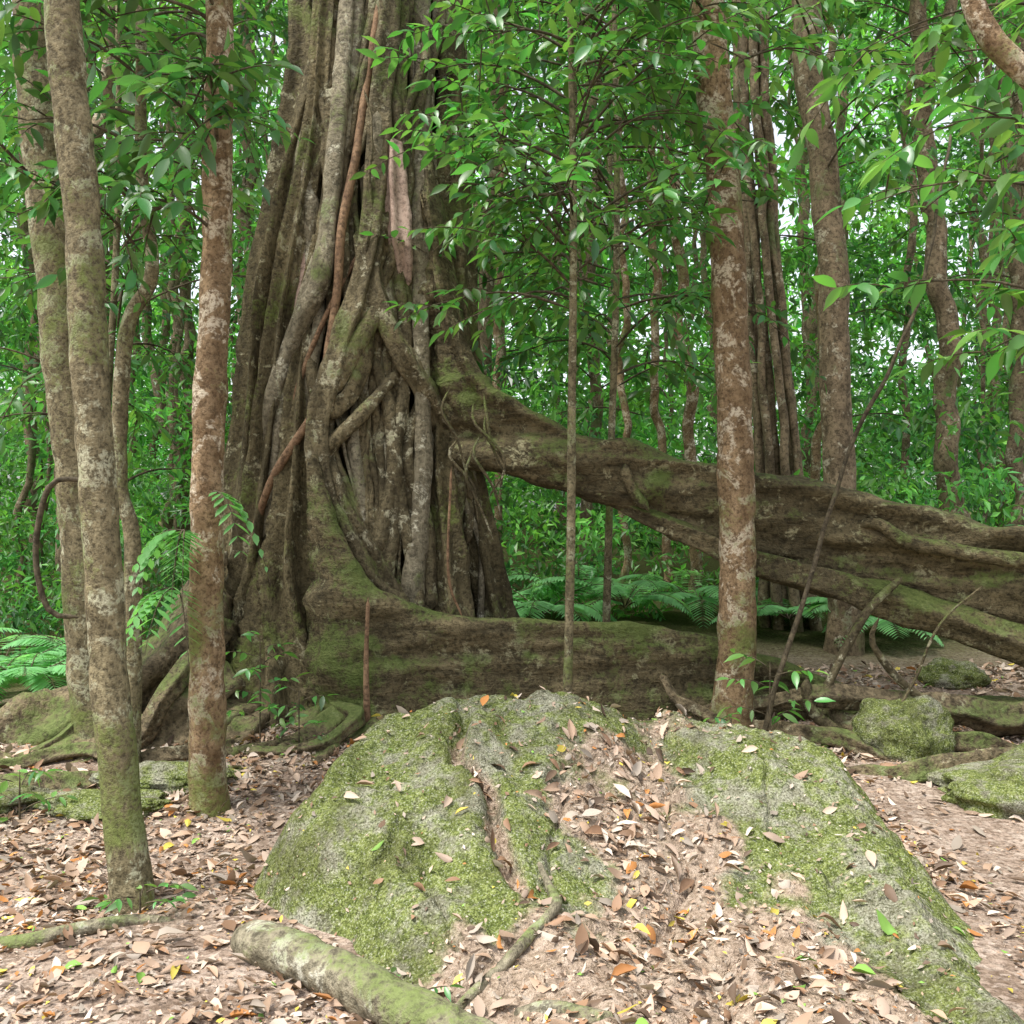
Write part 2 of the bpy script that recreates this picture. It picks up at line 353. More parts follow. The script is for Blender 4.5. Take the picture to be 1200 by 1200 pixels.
RF.append(hug([(-1.5,6.5,.12),(-1.58,4.6,.14),(-1.77,3.2,.17),(-1.92,2.0,.19),(-2.03,.9,.22),(-2.2,.1,.26),(-2.5,-.2,.2)],lobes=5,sharp=.55,**bigk))
RF.append(hug([(-1.3,6.5,.08),(-1.42,4.5,.09),(-1.62,3.2,.11),(-1.76,2.0,.14),(-1.8,1.2,.2),(-1.78,.4,.26),(-1.85,-.2,.3)],lobes=7,sharp=.6,**bigk))
RP.append(hug([(-1.15,6,.07),(-1.25,4.2,.065,-.05),(-1.33,3.3,.075,-.08),(-1.52,2.9,.07,-.08),(-1.74,2.3,.065,-.1),(-1.86,1.8,.06,-.08),(-1.95,1.5,.05)],seg=24,amp=.35,ns=5,lobes=3))
RP.append(hug([(-1.1,5.5,.045),(-1.22,4.0,.045),(-1.45,3.2,.05,-.05),(-1.6,2.6,.05,-.05),(-1.68,2.0,.05,-.06),(-1.8,1.0,.06,-.1),(-1.9,.3,.08)],seg=18,amp=.35,ns=5))
RP.append(hug([(-1.4,6,.05),(-1.55,4.4,.045),(-1.74,3.6,.05,-.05),(-1.85,2.7,.05,-.05),(-1.95,1.9,.06)],seg=18,amp=.35,ns=5))
RF.append(hug([(-1.35,3.6,.05),(-1.47,3.0,.06),(-1.5,2.4,.10),(-1.48,1.7,.17),(-1.58,1.0,.24),(-1.62,.3,.3),(-1.65,-.2,.33)],lobes=7,sharp=.6,**bigk))
# main interlacing roots
R.append(hug([(-.85,6.5,.09),(-.95,4.5,.09),(-1.02,3.4,.08,-.05),(-1.2,2.7,.09,-.1),(-1.35,2.2,.09,-.12),(-1.30,1.75,.095,-.1),(-1.12,1.4,.11,-.08),(-.95,1.1,.11),(-.7,.93,.1)],seg=32,amp=.3,ns=5,lobes=4,sharp=.4))
RF.append(hug([(-1.37,2.2,.07),(-1.38,1.6,.1),(-1.3,.9,.12),(-1.2,.4,.13),(-1.1,-.1,.16)],seg=36,amp=.3,ns=4,lobes=5,sharp=.5))
RP.append(hug([(-.66,6,.065),(-.66,4.3,.06,-.05),(-.65,2.9,.06,-.08),(-.63,1.9,.065,-.06),(-.7,1.0,.08),(-.72,.2,.09)],seg=22,amp=.3,ns=6,lobes=3))
R.append(hug([(-.78,5.5,.05),(-.86,4.0,.06),(-.98,3.3,.07,-.05),(-.84,2.85,.075,-.1),(-.64,2.5,.08,-.1),(-.45,2.15,.08),(-.28,1.95,.06)],seg=28,amp=.3,ns=5,lobes=4,sharp=.4))
R.append(hug([(-1.1,3.6,.04,-.04),(-1.02,3.0,.055,-.08),(-1.08,2.5,.06,-.08),(-1.3,2.25,.06,-.1)],seg=20,amp=.3,ns=6,lobes=3,sharp=.3))
R.append(hug([(-1.36,2.35,.06,-.1),(-1.2,2.55,.065,-.12),(-1.03,2.85,.06,-.12),(-.9,3.1,.05,-.08)],seg=22,amp=.3,ns=6,lobes=3,sharp=.3))
R.append(hug([(-.98,2.7,.04,-.04),(-.86,2.3,.05,-.05),(-.84,1.8,.05,-.03),(-.95,1.3,.06)],seg=20,amp=.3,ns=6))
R.append(hug([(-1.36,1.95,.06,-.08),(-1.22,2.1,.055,-.1),(-1.02,2.3,.045,-.1),(-.8,2.6,.035,-.06)],seg=20,amp=.3,ns=6))
R.append(hug([(-1.3,2.0,.07,-.05),(-1.17,1.65,.07,-.08),(-.98,1.35,.065,-.06),(-.82,1.0,.07),(-.78,.7,.07)],seg=26,amp=.3,ns=6,lobes=4,sharp=.35))
R.append(hug([(-.62,2.5,.045),(-.74,2.0,.045,-.04),(-.60,1.5,.05,-.02),(-.58,.9,.06)],seg=18,amp=.3,ns=6))
R.append(hug([(-1.1,1.5,.05),(-1.02,1.1,.06,-.03),(-.88,.6,.07),(-.85,.0,.08)],seg=18,amp=.3,ns=6))
R.append(hug([(-1.6,.1,.09),(-1.45,.35,.07,-.1),(-1.28,.4,.065,-.12),(-1.15,.6,.06,-.05)],seg=20,amp=.3,ns=6))
RF.append(hug([(-.5,2.6,.06),(-.52,2.0,.08),(-.45,1.4,.11),(-.4,.8,.13),(-.35,.2,.15),(-.3,-.1,.16)],seg=36,amp=.25,ns=4,lobes=5,sharp=.5))
RF.append(hug([(-.35,2.3,.05),(-.28,1.8,.08),(-.2,1.3,.11),(-.12,.8,.13),(-.05,.2,.15)],seg=36,amp=.22,ns=4,lobes=5,sharp=.5))
RF.append(hug([(-.48,7,.10),(-.48,5,.11),(-.48,4.2,.12),(-.45,3.4,.14),(-.4,2.8,.15),(-.3,2.4,.15)],lobes=5,sharp=.4,**bigk))
R.append(hug([(-1.0,4.8,.035),(-.82,4.1,.035),(-.72,3.5,.04),(-.78,3.2,.045),(-.65,2.9,.035)],seg=14,amp=.2))
R.append(hug([(-.45,2.5,.03),(-.38,2.2,.035,-.05),(-.3,2.0,.03,-.05),(-.36,1.7,.03,-.05),(-.42,1.2,.03,-.05),(-.4,.6,.03)],seg=12,amp=.2))
for i in range(36):
    f=rng.uniform(-.97,.97); r0=rng.uniform(.012,.055); drift=rng.uniform(-.35,.35); pts=[]; wv=rng.uniform(.04,.14)
    for z in np.arange(6.5,-.3,-.3):
        c,a,b=cen(z); g=np.clip(f+drift*(6-z)/6+wv*math.sin(z*rng.uniform(1.6,1.9)+i),-.97,.97); x=c+a*g
        pts.append((x,z,r0*(1+.5*(z<.8))))
    s=rng.integers(0,9); e=len(pts)-rng.integers(0,7)
    (R if i%3 else RP).append(hug(pts[s:e],seg=12,amp=.3,ns=6,wob=.1))
for i in range(18):
    z=rng.uniform(.8,5.2); c,a,b=cen(z); g=rng.uniform(-.7,.75); sg=rng.choice([-1,1]); r0=rng.uniform(.015,.045); pts=[]
    for k in range(6):
        zk=z-k*rng.uniform(.14,.26); g=np.clip(g+sg*rng.uniform(.03,.12),-.93,.93); c,a,b=cen(zk); pts.append((c+a*g,zk,r0*(1-.08*k),-.04))
    R.append(hug(pts,seg=14,amp=.3,ns=7,wob=.05))
V,F=join(R); mk('clasping_roots',V,F,M_root,fig)
V,F=join(RP); mk('pale_roots',V,F,M_rootp,fig)
V,F=join(RF); mk('fluted_roots',V,F,M_fig,fig)
W=[]
for x0,z0,z1 in [(-1.28,1.1,.1),(-1.22,1.2,.1),(-1.33,1.0,.0),(-.78,2.0,.8),(-.82,1.9,.7),(-.98,2.4,1.4),(-1.02,2.3,1.5),(-1.25,1.3,.0),(-1.05,4.6,3.4)]:
    W.append(tube([(x0+rng.normal(0,.02),7.25,z0,.008),(x0+rng.normal(0,.03),7.2,(z0+z1)/2,.012),(x0+rng.normal(0,.04),7.15,z1,.014)],seg=7,amp=.1,wob=.08))
V,F=join(W); mk('hollow_rootlets',V,F,M_root,fig)
B=[hug([(-.95,5.4,.028),(-1.08,4.4,.03,-.07),(-1.18,3.6,.032,-.1),(-1.26,2.9,.03,-.14),(-1.32,2.4,.03,-.18),(-1.6,1.95,.03,-.22),(-1.85,1.45,.026,-.22),(-2.0,1.05,.022,-.15)],seg=14,amp=.12,wob=.03),
   hug([(-1.0,3.6,.02),(-1.25,3.1,.018,-.08),(-1.5,2.5,.018,-.1),(-1.62,1.9,.018,-.15),(-1.7,1.2,.018,-.25)],seg=12,amp=.12),
   tube([(-.93,6.62,1.05,.012),(-.94,6.6,.6,.018),(-.93,6.6,.1,.025)],seg=10),
   tube([(-.4,6.75,1.9,.008),(-.42,6.75,1.2,.01),(-.33,6.8,.9,.008)],seg=8)]
V,F=join(B); mk('brown_aerial_roots',V,F,M_brown,fig)
Vp,Fp=join([hug([(-.86,4.3,.05,-.05),(-.84,3.9,.085,-.05),(-.80,3.5,.09,-.05),(-.76,3.2,.05)],seg=28,amp=.35,lobes=5,sharp=.5),hug([(-1.46,3.5,.03),(-1.5,3.15,.05),(-1.52,2.9,.03)],seg=16,amp=.3,lobes=4)])
mk('exposed_wood',Vp,Fp,M_pale,fig)
bp=[(-.62,7.5,4.3,2.4,.16),(-.5,7.45,3.6,2.1,.17),(-.4,7.4,3.05,1.98,.18),(-.28,7.35,2.7,1.93,.17),(-.1,7.3,2.45,1.92,.16),(.2,7.3,2.3,1.84,.15),(.6,7.3,2.14,1.66,.15),(1.0,7.25,2.03,1.5,.16),(1.5,7.2,1.93,1.32,.17),(2.1,7.1,1.80,1.18,.19),(2.8,6.95,1.62,.98,.21),(3.6,6.8,1.42,.72,.23),(4.6,6.5,1.1,.3,.25),(5.6,6.2,.8,-.1,.24),(6.8,5.9,.35,-.3,.15)]
pa=plank(bp,seg=100,step=.02,amp=.045,groove=.15,asc=(.5,.5,5.))
lp=[tube([(.75,7.25,1.66,.04),(1.1,7.12,1.5,.07),(1.6,7.0,1.27,.09),(2.2,6.9,1.10,.10),(2.9,6.75,.88,.11),(3.7,6.55,.60,.12),(4.6,6.3,.25,.14),(5.4,6.0,-.1,.15)],seg=36,amp=.3,ns=4,lobes=4,sharp=.35),
    tube([(2.3,7.0,1.5,.02),(2.45,6.85,1.52,.04),(2.62,6.76,1.40,.05),(3.0,6.68,1.33,.05),(3.7,6.5,1.2,.05),(4.6,6.3,.85,.05)],seg=20,amp=.3,ns=5),
    tube([(.9,7.15,1.7,.02),(.78,7.1,1.9,.035),(.84,7.1,1.75,.04),(.95,7.05,1.6,.03)],seg=14,amp=.3,ns=9)]
pw=plank([(-1.35,6.95,2.0,-.2,.06),(-1.22,6.85,1.65,-.2,.09),(-1.05,6.8,1.3,-.2,.10),(-.85,6.8,1.06,-.2,.09),(-.6,6.85,.93,-.2,.09),(-.2,6.9,.88,-.2,.09),(.3,6.95,.86,-.2,.09),(.9,7.0,.83,-.2,.09),(1.35,7.05,.76,-.2,.10),(1.75,7.05,.62,-.1,.12),(2.2,7.0,.45,-.1,.13),(2.7,6.9,.36,-.1,.12),(3.6,6.8,.34,-.1,.1),(4.6,6.7,.2,-.2,.08)],seg=100,step=.018,amp=.045,groove=.11,asc=(.8,.8,6.))
V,F=join([pa]+lp+[pw]); mk('buttress_roots',V,F,M_but,fig)
rl=[]
for i in range(7):
    x=rng.uniform(-.45,-.05); z=rng.uniform(2.0,2.5)
    rl.append(tube([(x,7.05,z,.006),(x+rng.normal(0,.04),6.98,z-.15,.011),(x+.10+rng.normal(0,.04),7.0,z-.35,.01),(x+.15+rng.normal(0,.05),7.05,z-.6,.005)],seg=8,amp=0,wob=.06))
V,F=join(rl); mk('rootlets',V,F,M_root,fig)
sr=[[(-1.95,7.0,1.0,.16),(-2.4,6.9,.52,.2),(-3.0,6.7,.15,.2),(-3.8,6.4,-.1,.2),(-5,6.0,-.3,.15)],
    [(-1.9,6.9,.4,.15),(-2.35,6.5,.15,.15),(-3.0,6.2,.02,.13),(-3.9,5.9,-.05,.12)],
    [(-1.75,6.9,.2,.13),(-2.1,6.4,.05,.12),(-2.6,5.9,-.02,.10),(-3.4,5.5,-.03,.08)],
    [(-1.6,6.9,.15,.14),(-1.9,6.2,.04,.11),(-2.3,5.8,-.01,.08),(-2.9,5.45,-.02,.06)],
    [(-1.3,6.9,.2,.12),(-1.35,6.5,.10,.1),(-1.7,6.2,.03,.07),(-2.3,6.0,.0,.06),(-3.0,5.8,.0,.05)],
    [(-1.05,6.75,.25,.1),(-1.3,6.4,.12,.08),(-1.45,6.1,.02,.06),(-1.75,5.95,-.01,.04)],
    [(-.9,6.7,.2,.12),(-1.1,6.2,.08,.08),(-1.3,5.8,-.01,.05)],
    [(-1.2,6.8,.3,.05),(-1.0,6.5,.2,.05),(-1.2,6.3,.12,.04),(-1.6,6.1,.1,.03)],
    [(-2.0,7.2,1.3,.06),(-2.3,7.1,.8,.06),(-2.5,7.0,.3,.07),(-2.8,6.8,.0,.07)],
    [(-2.1,7.0,.9,.03),(-2.5,6.8,.4,.04),(-3.1,6.5,.1,.04),(-3.6,6.2,.0,.03)],
    [(-2.0,6.8,.7,.05),(-2.2,6.5,.45,.055),(-2.4,6.25,.15,.05),(-2.8,6.0,.0,.04)],
    [(-2.6,6.75,.45,.03),(-2.8,6.4,.2,.04),(-3.3,6.1,.05,.04),(-3.9,6.0,.0,.03)],
    [(-1.7,6.4,.12,.04),(-2.2,6.1,.1,.045),(-2.7,6.1,.06,.045),(-3.5,5.9,.04,.04)],
    [(-2.0,5.95,.0,.04),(-2.5,5.7,.03,.05),(-3.1,5.75,.0,.05)],
    [(1.0,6.8,.15,.05),(1.35,6.75,.25,.05),(1.9,6.7,.36,.06),(2.4,6.6,.34,.08),(3.0,6.5,.3,.09),(3.8,6.4,.3,.1)],
    [(1.5,6.7,.2,.04),(1.9,6.3,.10,.05),(2.4,6.15,.06,.05),(3.0,6.2,.10,.06)],
    [(2.0,6.9,.3,.05),(2.4,6.55,.12,.06),(3.1,6.3,.08,.07),(4.0,6.2,.1,.08)],
    [(1.0,6.9,.5,.02),(1.2,6.75,.38,.035),(1.4,6.7,.25,.04)],
    [(1.9,5.95,.05,.04),(2.4,5.85,.09,.07),(3.0,6.0,.14,.09),(3.8,6.1,.18,.11)]]
V,F=join([tube([(x,y,z+.02,r) for x,y,z,r in s],seg=32,amp=.4,ns=4,wob=.14,lobes=4,sharp=.4,step=.04) for s in sr]); mk('surface_roots',V,F,M_sroot,fig)
st=[[(1.95,6.6,.35,.03),(2.2,6.62,.75,.03),(2.42,6.65,1.05,.03),(2.55,6.7,1.2,.02)],[(2.3,6.4,.95,.01),(2.25,6.45,.8,.02),(2.45,6.5,.55,.03),(2.75,6.5,.3,.035)],
    [(2.15,6.6,.15,.05),(1.95,6.6,.3,.04),(1.9,6.6,.5,.035)],[(2.9,6.3,1.15,.008),(2.6,6.35,.8,.009),(2.4,6.4,.3,.01)]]
V,F=join([tube(s,seg=12,amp=.25,wob=.08) for s in st]); mk('prop_roots',V,F,M_root,fig)

# ---------------------------------------------------------------- leaves on twigs
T_near=leaf_tpl(.34,.22,.06,0,True,7)
GC=(.08,.225,.05)
class Crown:
    def __init__(s,seed): s.p=[];s.f=[];s.u=[];s.L=[];s.c=[];s.tw=[];s.r=random.Random(seed)
    def spray(s,b,d,L,n,ll,col=GC,tw=.006):
        r=s.r; b=np.array(b,float); d=np.array(d,float); d/=np.linalg.norm(d); pts=[]
        for i in range(5):
            t=i/4; pts.append(np.append(b+d*L*t+np.array([0,0,-.25*L*t*t]),tw*(1-.7*t)))
        s.tw.append(tube(pts,seg=5,step=L/6,amp=0))
        P=np.array(pts)[:,:3]
        sd=np.cross(d,[0,0,1]); sd/=np.linalg.norm(sd)+1e-6
        for i in range(n):
            t=.2+.8*(i+1)/n; k=t*4; a=min(3,int(k)); p=P[a]+(P[a+1]-P[a])*(k-a)
            sg=1 if i%2 else -1
            f=d*(.5+.5*(i==n-1))+sd*sg*(1.0 if i<n-1 else 0)+np.array([r.gauss(0,.25),r.gauss(0,.25),-.45+r.gauss(0,.35)])
            s.p.append(p); s.f.append(f); s.u.append([r.gauss(0,.45),r.gauss(0,.45),1]); s.L.append(ll*r.uniform(.55,1.15))
            v=r.uniform(.5,1.45); s.c.append([col[0]*v*r.uniform(.7,1.5),col[1]*v,col[2]*v*r.uniform(.8,1.3)])
    def branch(s,b,d,L,n,ll,col=GC,r0=.012,nl=9,sl=.45):
        r=s.r; b=np.array(b,float); d=np.array(d,float); d/=np.linalg.norm(d)
        pts=[np.append(b+d*L*t+np.array([0,0,.1*L*math.sin(t*3)-.15*L*t*t]),r0*(1-.8*t)) for t in (0,.25,.5,.75,1)]
        s.tw.append(tube(pts,seg=6,step=.1,amp=.05))
        for i in range(n):
            t=.2+.8*(i+.5)/n; k=t*4; a=min(3,int(k)); p=pts[a][:3]+(pts[a+1][:3]-pts[a][:3])*(k-a)
            dd=d+np.array([r.gauss(0,.7),r.gauss(0,.7),r.gauss(-.1,.4)])
            s.spray(p,dd,sl*r.uniform(.6,1.2),nl,ll,col)
    def build(s,parent,mat=None,name='leaves'):
        V,F,C=inst(T_near[0],T_near[1],np.array(s.p),frames(np.array(s.f),np.array(s.u)),np.array(s.L),np.array(s.c))
        mk(name,V,F,mat or M_leafnr,parent,attrs={'Col':C}); V,F=join(s.tw); mk('twigs',V,F,M_twig,parent)
def tree(name,pts,mat,seg=20,amp=.1,ns=5,wob=.0,step=.05):
    e=empty(name); V,F=tube(pts,seg=seg,amp=amp,ns=ns,wob=wob,step=step); mk('trunk',V,F,mat,e); return e
def crown(e,n,x,y,z0,z1,L,ll,seed,col=GC,nspray=5,az=None,nl=9,spr=.45,bd=.0):
    c=Crown(seed)
    for i in range(n):
        z=z0+(z1-z0)*(i+c.r.random())/n; a=c.r.uniform(*(az or (0,6.283))) 
        c.branch((x,y,z),(math.cos(a),math.sin(a),c.r.uniform(-.1,.5)+bd),L*c.r.uniform(.6,1.15),nspray,ll,col,nl=nl,sl=spr)
    c.build(e); return c
t=tree('slender_rainforest_tree',[(-1.53,4.15,-.1,.105),(-1.56,4.17,.12,.085),(-1.645,4.2,.9,.076),(-1.715,4.2,1.95,.074),(-1.77,4.2,2.82,.072),(-1.84,4.2,3.7,.07),(-1.95,4.2,5.5,.06),(-2,4.2,8,.03)],M_tgrey,28,.14,9,.02,.03)
crown(t,8,-1.9,4.2,3.9,6.5,1.0,.14,11)
t=tree('slender_rainforest_tree',[(-1.6,5.4,-.1,.14),(-1.6,5.4,.15,.105),(-1.62,5.4,1.15,.088),(-1.575,5.4,2.5,.085),(-1.55,5.4,3.6,.075),(-1.54,5.4,4.3,.07),(-1.5,5.4,8,.04)],M_tred,28,.18,8,.03,.03)
crown(t,22,-1.55,5.4,3.0,5.6,.75,.15,12,az=(1.9,5.2),col=(.065,.18,.045))
t=tree('pale_bark_tree',[(-2.62,6.5,-.2,.2),(-2.65,6.5,.1,.15),(-2.76,6.5,1.82,.14),(-2.93,6.5,3.5,.135),(-3.03,6.5,4.85,.13),(-3.2,6.5,9,.08)],M_tgrey,24,.14,6,.03)
crown(t,12,-3.0,6.5,3.6,7.0,1.4,.18,13)
mk('woody_vine',*tube([(-2.66,6.32,.95,.016),(-2.85,6.3,1.0,.018),(-2.93,6.3,1.35,.018),(-2.85,6.3,1.75,.018),(-2.68,6.32,1.8,.016),(-2.5,6.3,1.75,.012)],seg=10),M_twig)
t=tree('crooked_sapling_tree',[(-2.25,6,-.1,.07),(-2.22,6,1.35,.05),(-2.3,6,1.8,.045),(-2.26,6,2.65,.045),(-2.11,6,3.0,.04),(-2.17,6,3.6,.035),(-2.175,6,4.6,.03),(-2.2,6,7,.02)],M_tgrey,16,.12,8)
crown(t,16,-2.17,6,3.1,5.4,.8,.15,14,col=(.065,.18,.045))
t=tree('lichen_covered_tree',[(1.46,6.75,-.05,.2),(1.46,6.75,.3,.145),(1.485,6.75,.8,.125),(1.485,6.75,1.6,.115),(1.445,6.75,2.73,.115),(1.39,6.75,3.87,.11),(1.29,6.75,5.0,.11),(1.2,6.75,9,.07)],M_tred,32,.18,6,.02,.03)
crown(t,9,1.35,6.75,4.2,6.8,1.2,.17,15)
t=tree('slim_sapling_tree',[(.36,6.7,-.05,.045),(.363,6.7,.4,.032),(.385,6.7,1.4,.03),(.39,6.7,2.16,.028),(.40,6.7,3.83,.024),(.35,6.7,6,.012)],M_tgrey,14,.08,10)
crown(t,48,.4,6.7,2.9,5.5,1.15,.15,16,nspray=6,nl=9)
t=tree('understory_sapling_tree',[(.75,8.3,.2,.035),(.8,8.3,2,.03),(.85,8.3,4,.026),(.8,8.3,7,.012)],M_tgrey,12,.08,10)
crown(t,40,.82,8.3,2.7,6.6,1.5,.16,31,nspray=6,nl=9,col=(.075,.21,.05))
t=tree('understory_sapling_tree',[(-3.3,8.3,0,.035),(-3.3,8.3,2,.03),(-3.2,8.3,4,.026),(-3.2,8.3,7,.012)],M_tgrey,12,.08,10)
crown(t,36,-3.2,8.3,1.8,6.4,1.5,.16,32,nspray=6,nl=9,col=(.075,.21,.05))
t=tree('tall_rainforest_tree',[(2.92,9,.1,.2),(2.9,9,.8,.15),(2.85,9,3.1,.13),(2.74,9,4.6,.125),(2.6,9,6.1,.12),(2.4,9,11,.08)],M_tdist,18,.12,5,.05)
crown(t,12,2.7,9,4.3,9,1.6,.19,17)
e=empty('aerial_root_tree'); W=[]
for i in range(8):
    a=i*.8; xo,yo=.15*math.cos(a),.15*math.sin(a)
    W.append(tube([(2.75+xo*1.8,10+yo,.2,.06),(2.62+xo*1.3,10+yo,1.9,.045),(2.45+xo,10+yo,4,.04),(2.3+xo*.8,10+yo,6.5,.045),(2.2,10,11,.05)],seg=10,amp=.15,wob=.05))
V,F=join(W); mk('trunk',V,F,M_tdist,e); crown(e,10,2.4,10,4.5,9,1.5,.19,18)
t=tree('forked_rainforest_tree',[(4.75,11,.2,.16),(4.7,11,2.5,.12),(4.55,11,4.3,.11),(4.4,11,6.0,.10),(4.35,11,6.8,.09),(4.2,11,10,.06)],M_tdist,16,.12,5,.15)
mk('fork',*tube([(4.4,11,6.0,.08),(4.6,11,6.6,.07),(4.75,11,7.2,.06),(5.1,11,9,.04)],seg=12),M_tdist,t)
crown(t,14,4.4,11,5.5,10,1.9,.2,19)
t=tree('overhanging_branch_tree',[(3.6,5,-.1,.25),(3.55,5,1.5,.2),(3.45,5,3,.18),(3.4,5,4.2,.16),(3.5,5,7,.1)],M_tgrey,20,.08,5)
mk('branch',*tube([(3.45,5,3.2,.09),(3.0,5,3.45,.075),(2.7,5,3.6,.065),(2.5,5,3.75,.06),(2.33,5,3.92,.058),(2.24,5,4.15,.055),(2.2,5,4.6,.05),(2.3,5,5.5,.03)],seg=18,amp=.1,ns=8),M_tred,t)
c=crown(t,12,3.3,5.4,2.3,5,1.3,.20,20,az=(1.6,3.6),col=(.10,.26,.06),nspray=4)
mk('hanging_vine',*tube([(3.0,7.0,4.2,.01),(2.6,6.5,3.0,.012),(2.15,6.5,2.0,.014),(1.73,6.5,.75,.016),(1.6,6.5,.15,.02)],seg=8,wob=.05),M_twig)
for i,(x,y,z,r,lean,mt) in enumerate([(2.1,11.5,0,.07,-.35,M_tred),(1.75,12,0,.055,-.2,M_tred),(.95,13,0,.08,.1,M_tdist),(1.2,11,0,.045,-.1,M_tred),(-.2,12.5,0,.05,.1,M_tred),(3.6,12,0,.06,.1,M_tred),(-5.2,12,0,.12,-.2,M_tdist),(-4.1,10,0,.09,.2,M_tdist),(5.9,12,0,.10,.1,M_tdist),(-3.4,13,0,.1,.0,M_tdist)]):
    g=float(GH(np.array(x),np.array(y)))
    t=tree('young_forest_tree',[(x,y,g-.1,r*1.3),(x,y,g+.4,r),(x+lean*.3,y,3,r*.9),(x+lean*.8,y,6,r*.8),(x+lean*1.6,y,11,r*.4)],mt,12,.1,6,.15)
    crown(t,12,x+lean,y,2.6,9,1.4,.18,50+i)

# ---------------------------------------------------------------- distant forest
W=[]
for i in range(100):
    y=rng.uniform(13,40); x=rng.uniform(-1,1)*(y*.62+3); r=rng.uniform(.03,.12)*(1+(y-13)/40); g=float(GH(np.array(x),np.array(y))); l=rng.normal(0,.6)
    W.append(tube([(x,y,g-.2,r*1.4),(x,y,g+.6,r),(x+l*.4,y,5,r*.9),(x+l,y,11,r*.8),(x+l*1.5,y,20,r*.5)],seg=9,step=.4,amp=.1,wob=.25))
V,F=join(W); mk('distant_forest_trunks',V,F,M_tdist)
TS=(np.array([(0,0,0),(-.2,.42,.05),(0,1,-.12),(.2,.42,.05)]),np.array([(0,3,2),(0,2,1)]))
def cloud(ncl,per,y0,y1,zlo,zhi,L0,L1,rad,seed,zp=1.0,spread=.6,extra=3,gain=1.):
    r=np.random.default_rng(seed)
    cy=r.uniform(y0,y1,ncl); cx=r.uniform(-1,1,ncl)*(cy*spread+extra); cz=zlo+(zhi-zlo)*r.random(ncl)**zp
    cz=cz+GH(cx,cy)
    C=np.stack([cx,cy,cz],-1); n=ncl*per
    ci=np.repeat(np.arange(ncl),per); R0=rad*r.uniform(.5,1.3,ncl)
    o=r.normal(0,1,(n,3)); o/=np.linalg.norm(o,axis=1)[:,None]; o*=(r.random(n)**.5)[:,None]*R0[ci][:,None]; o[:,2]*=.5
    pos=C[ci]+o
    f=o*.8/R0[ci][:,None]+r.normal(0,.6,(n,3)); f[:,2]-=.25
    up=r.normal(0,.45,(n,3)); up[:,2]+=1
    s=r.uniform(L0,L1,n)
    b=gain*r.uniform(.45,1.5,ncl)[ci]*r.uniform(.45,1.5,n); hue=r.uniform(0,1,ncl)[ci]*.6+.4*r.random(n)
    col=np.stack([.045+.085*hue,.195+.09*hue,.058-.012*hue],-1)*b[:,None]
    return inst(TS[0],TS[1],pos,frames(f,up),s,col)
def clouds(name,lst):
    P=[];C=[]
    for a in lst:
        V,F,c=cloud(*a[:-1],**a[-1]); P.append((V,F)); C.append(c)
    V,F=join(P); mk(name,V,F,M_leafbg,attrs={'Col':np.vstack(C)},smooth=False)
clouds('understory_foliage',[(300,90,9.8,15,.1,9,.10,.17,.7,1,dict(gain=1.1)),(270,80,9.8,15,.0,1.5,.09,.15,.5,2,dict(gain=1.2))])
clouds('forest_foliage',[(560,110,15,28,.2,16,.16,.27,1.2,3,dict(gain=1.25)),(260,90,15,28,.0,3,.14,.22,.9,4,dict(gain=1.3))])
clouds('added_shade_canopy',[(90,80,9.5,17,9.5,13,.35,.55,1.6,8,dict(gain=1.1)),(80,80,17,28,15,19,.4,.65,2.0,9,dict(gain=1.1))])  # leaf clouds added mostly above the view, to block sun and darken the understory
clouds('distant_forest_canopy',[(560,100,28,50,.3,25,.35,.6,2.4,5,dict(gain=1.5)),(330,110,36,54,.3,11,.4,.65,2.4,6,dict(gain=1.5))])

# ---------------------------------------------------------------- ferns & seedlings
def frond(b,az,L,rise,droop,npin,pl,col,r):
    d=np.array([math.cos(az),math.sin(az),0]); sd=np.array([-d[1],d[0],0]); P=[]
    for t in np.linspace(0,1,12): P.append(np.append(np.array(b)+d*L*t*(1-.15*t)+np.array([0,0,rise*L*t-droop*L*t*t]),.006*(1-.8*t)))
    tw=tube(P,seg=4,step=L/12,amp=0); P=np.array(P)[:,:3]; pos=[];f=[];u=[];s=[];c=[]
    for i in range(npin):
        t=.15+.85*i/npin; k=t*11; a=min(10,int(k)); p=P[a]+(P[a+1]-P[a])*(k-a); tg=P[a+1]-P[a]; tg/=np.linalg.norm(tg)
        for sg in (-1,1):
            pos.append(p); f.append(sd*sg+tg*.45+np.array([0,0,-.15])); u.append([0.05*r.gauss(0,1),0.05*r.gauss(0,1),1]); s.append(pl*math.sin(math.pi*(.12+.86*t))**.7*r.uniform(.9,1.1)); v=r.uniform(.8,1.25); c.append([q*v for q in col])
    return tw,pos,f,u,s,c
def fern(name,b,n,L,pl,col,seed,npin=18,rise=.8,droop=.75,az=None,pw=.24):
    r=random.Random(seed); e=empty(name); tw=[];A=[[],[],[],[],[]]; T_pin=leaf_tpl(w=pw,droop=.12,fold=.02,tip=False,sub=4)
    for i in range(n):
        a=(az[0]+(az[1]-az[0])*i/max(1,n-1) if az else i*6.283/n)+r.gauss(0,.15)
        o=frond(b,a,L*r.uniform(.75,1.1),rise*r.uniform(.7,1.2),droop*r.uniform(.8,1.2),npin,pl,col,r); tw.append(o[0])
        for k in range(5): A[k]+=o[k+1]
    V,F,C=inst(T_pin[0],T_pin[1],np.array(A[0]),frames(np.array(A[1]),np.array(A[2])),np.array(A[3]),np.array(A[4]))
    mk('fronds',V,F,M_leafnr,e,attrs={'Col':C}); V,F=join(tw); mk('stalks',V,F,M_twig,e)
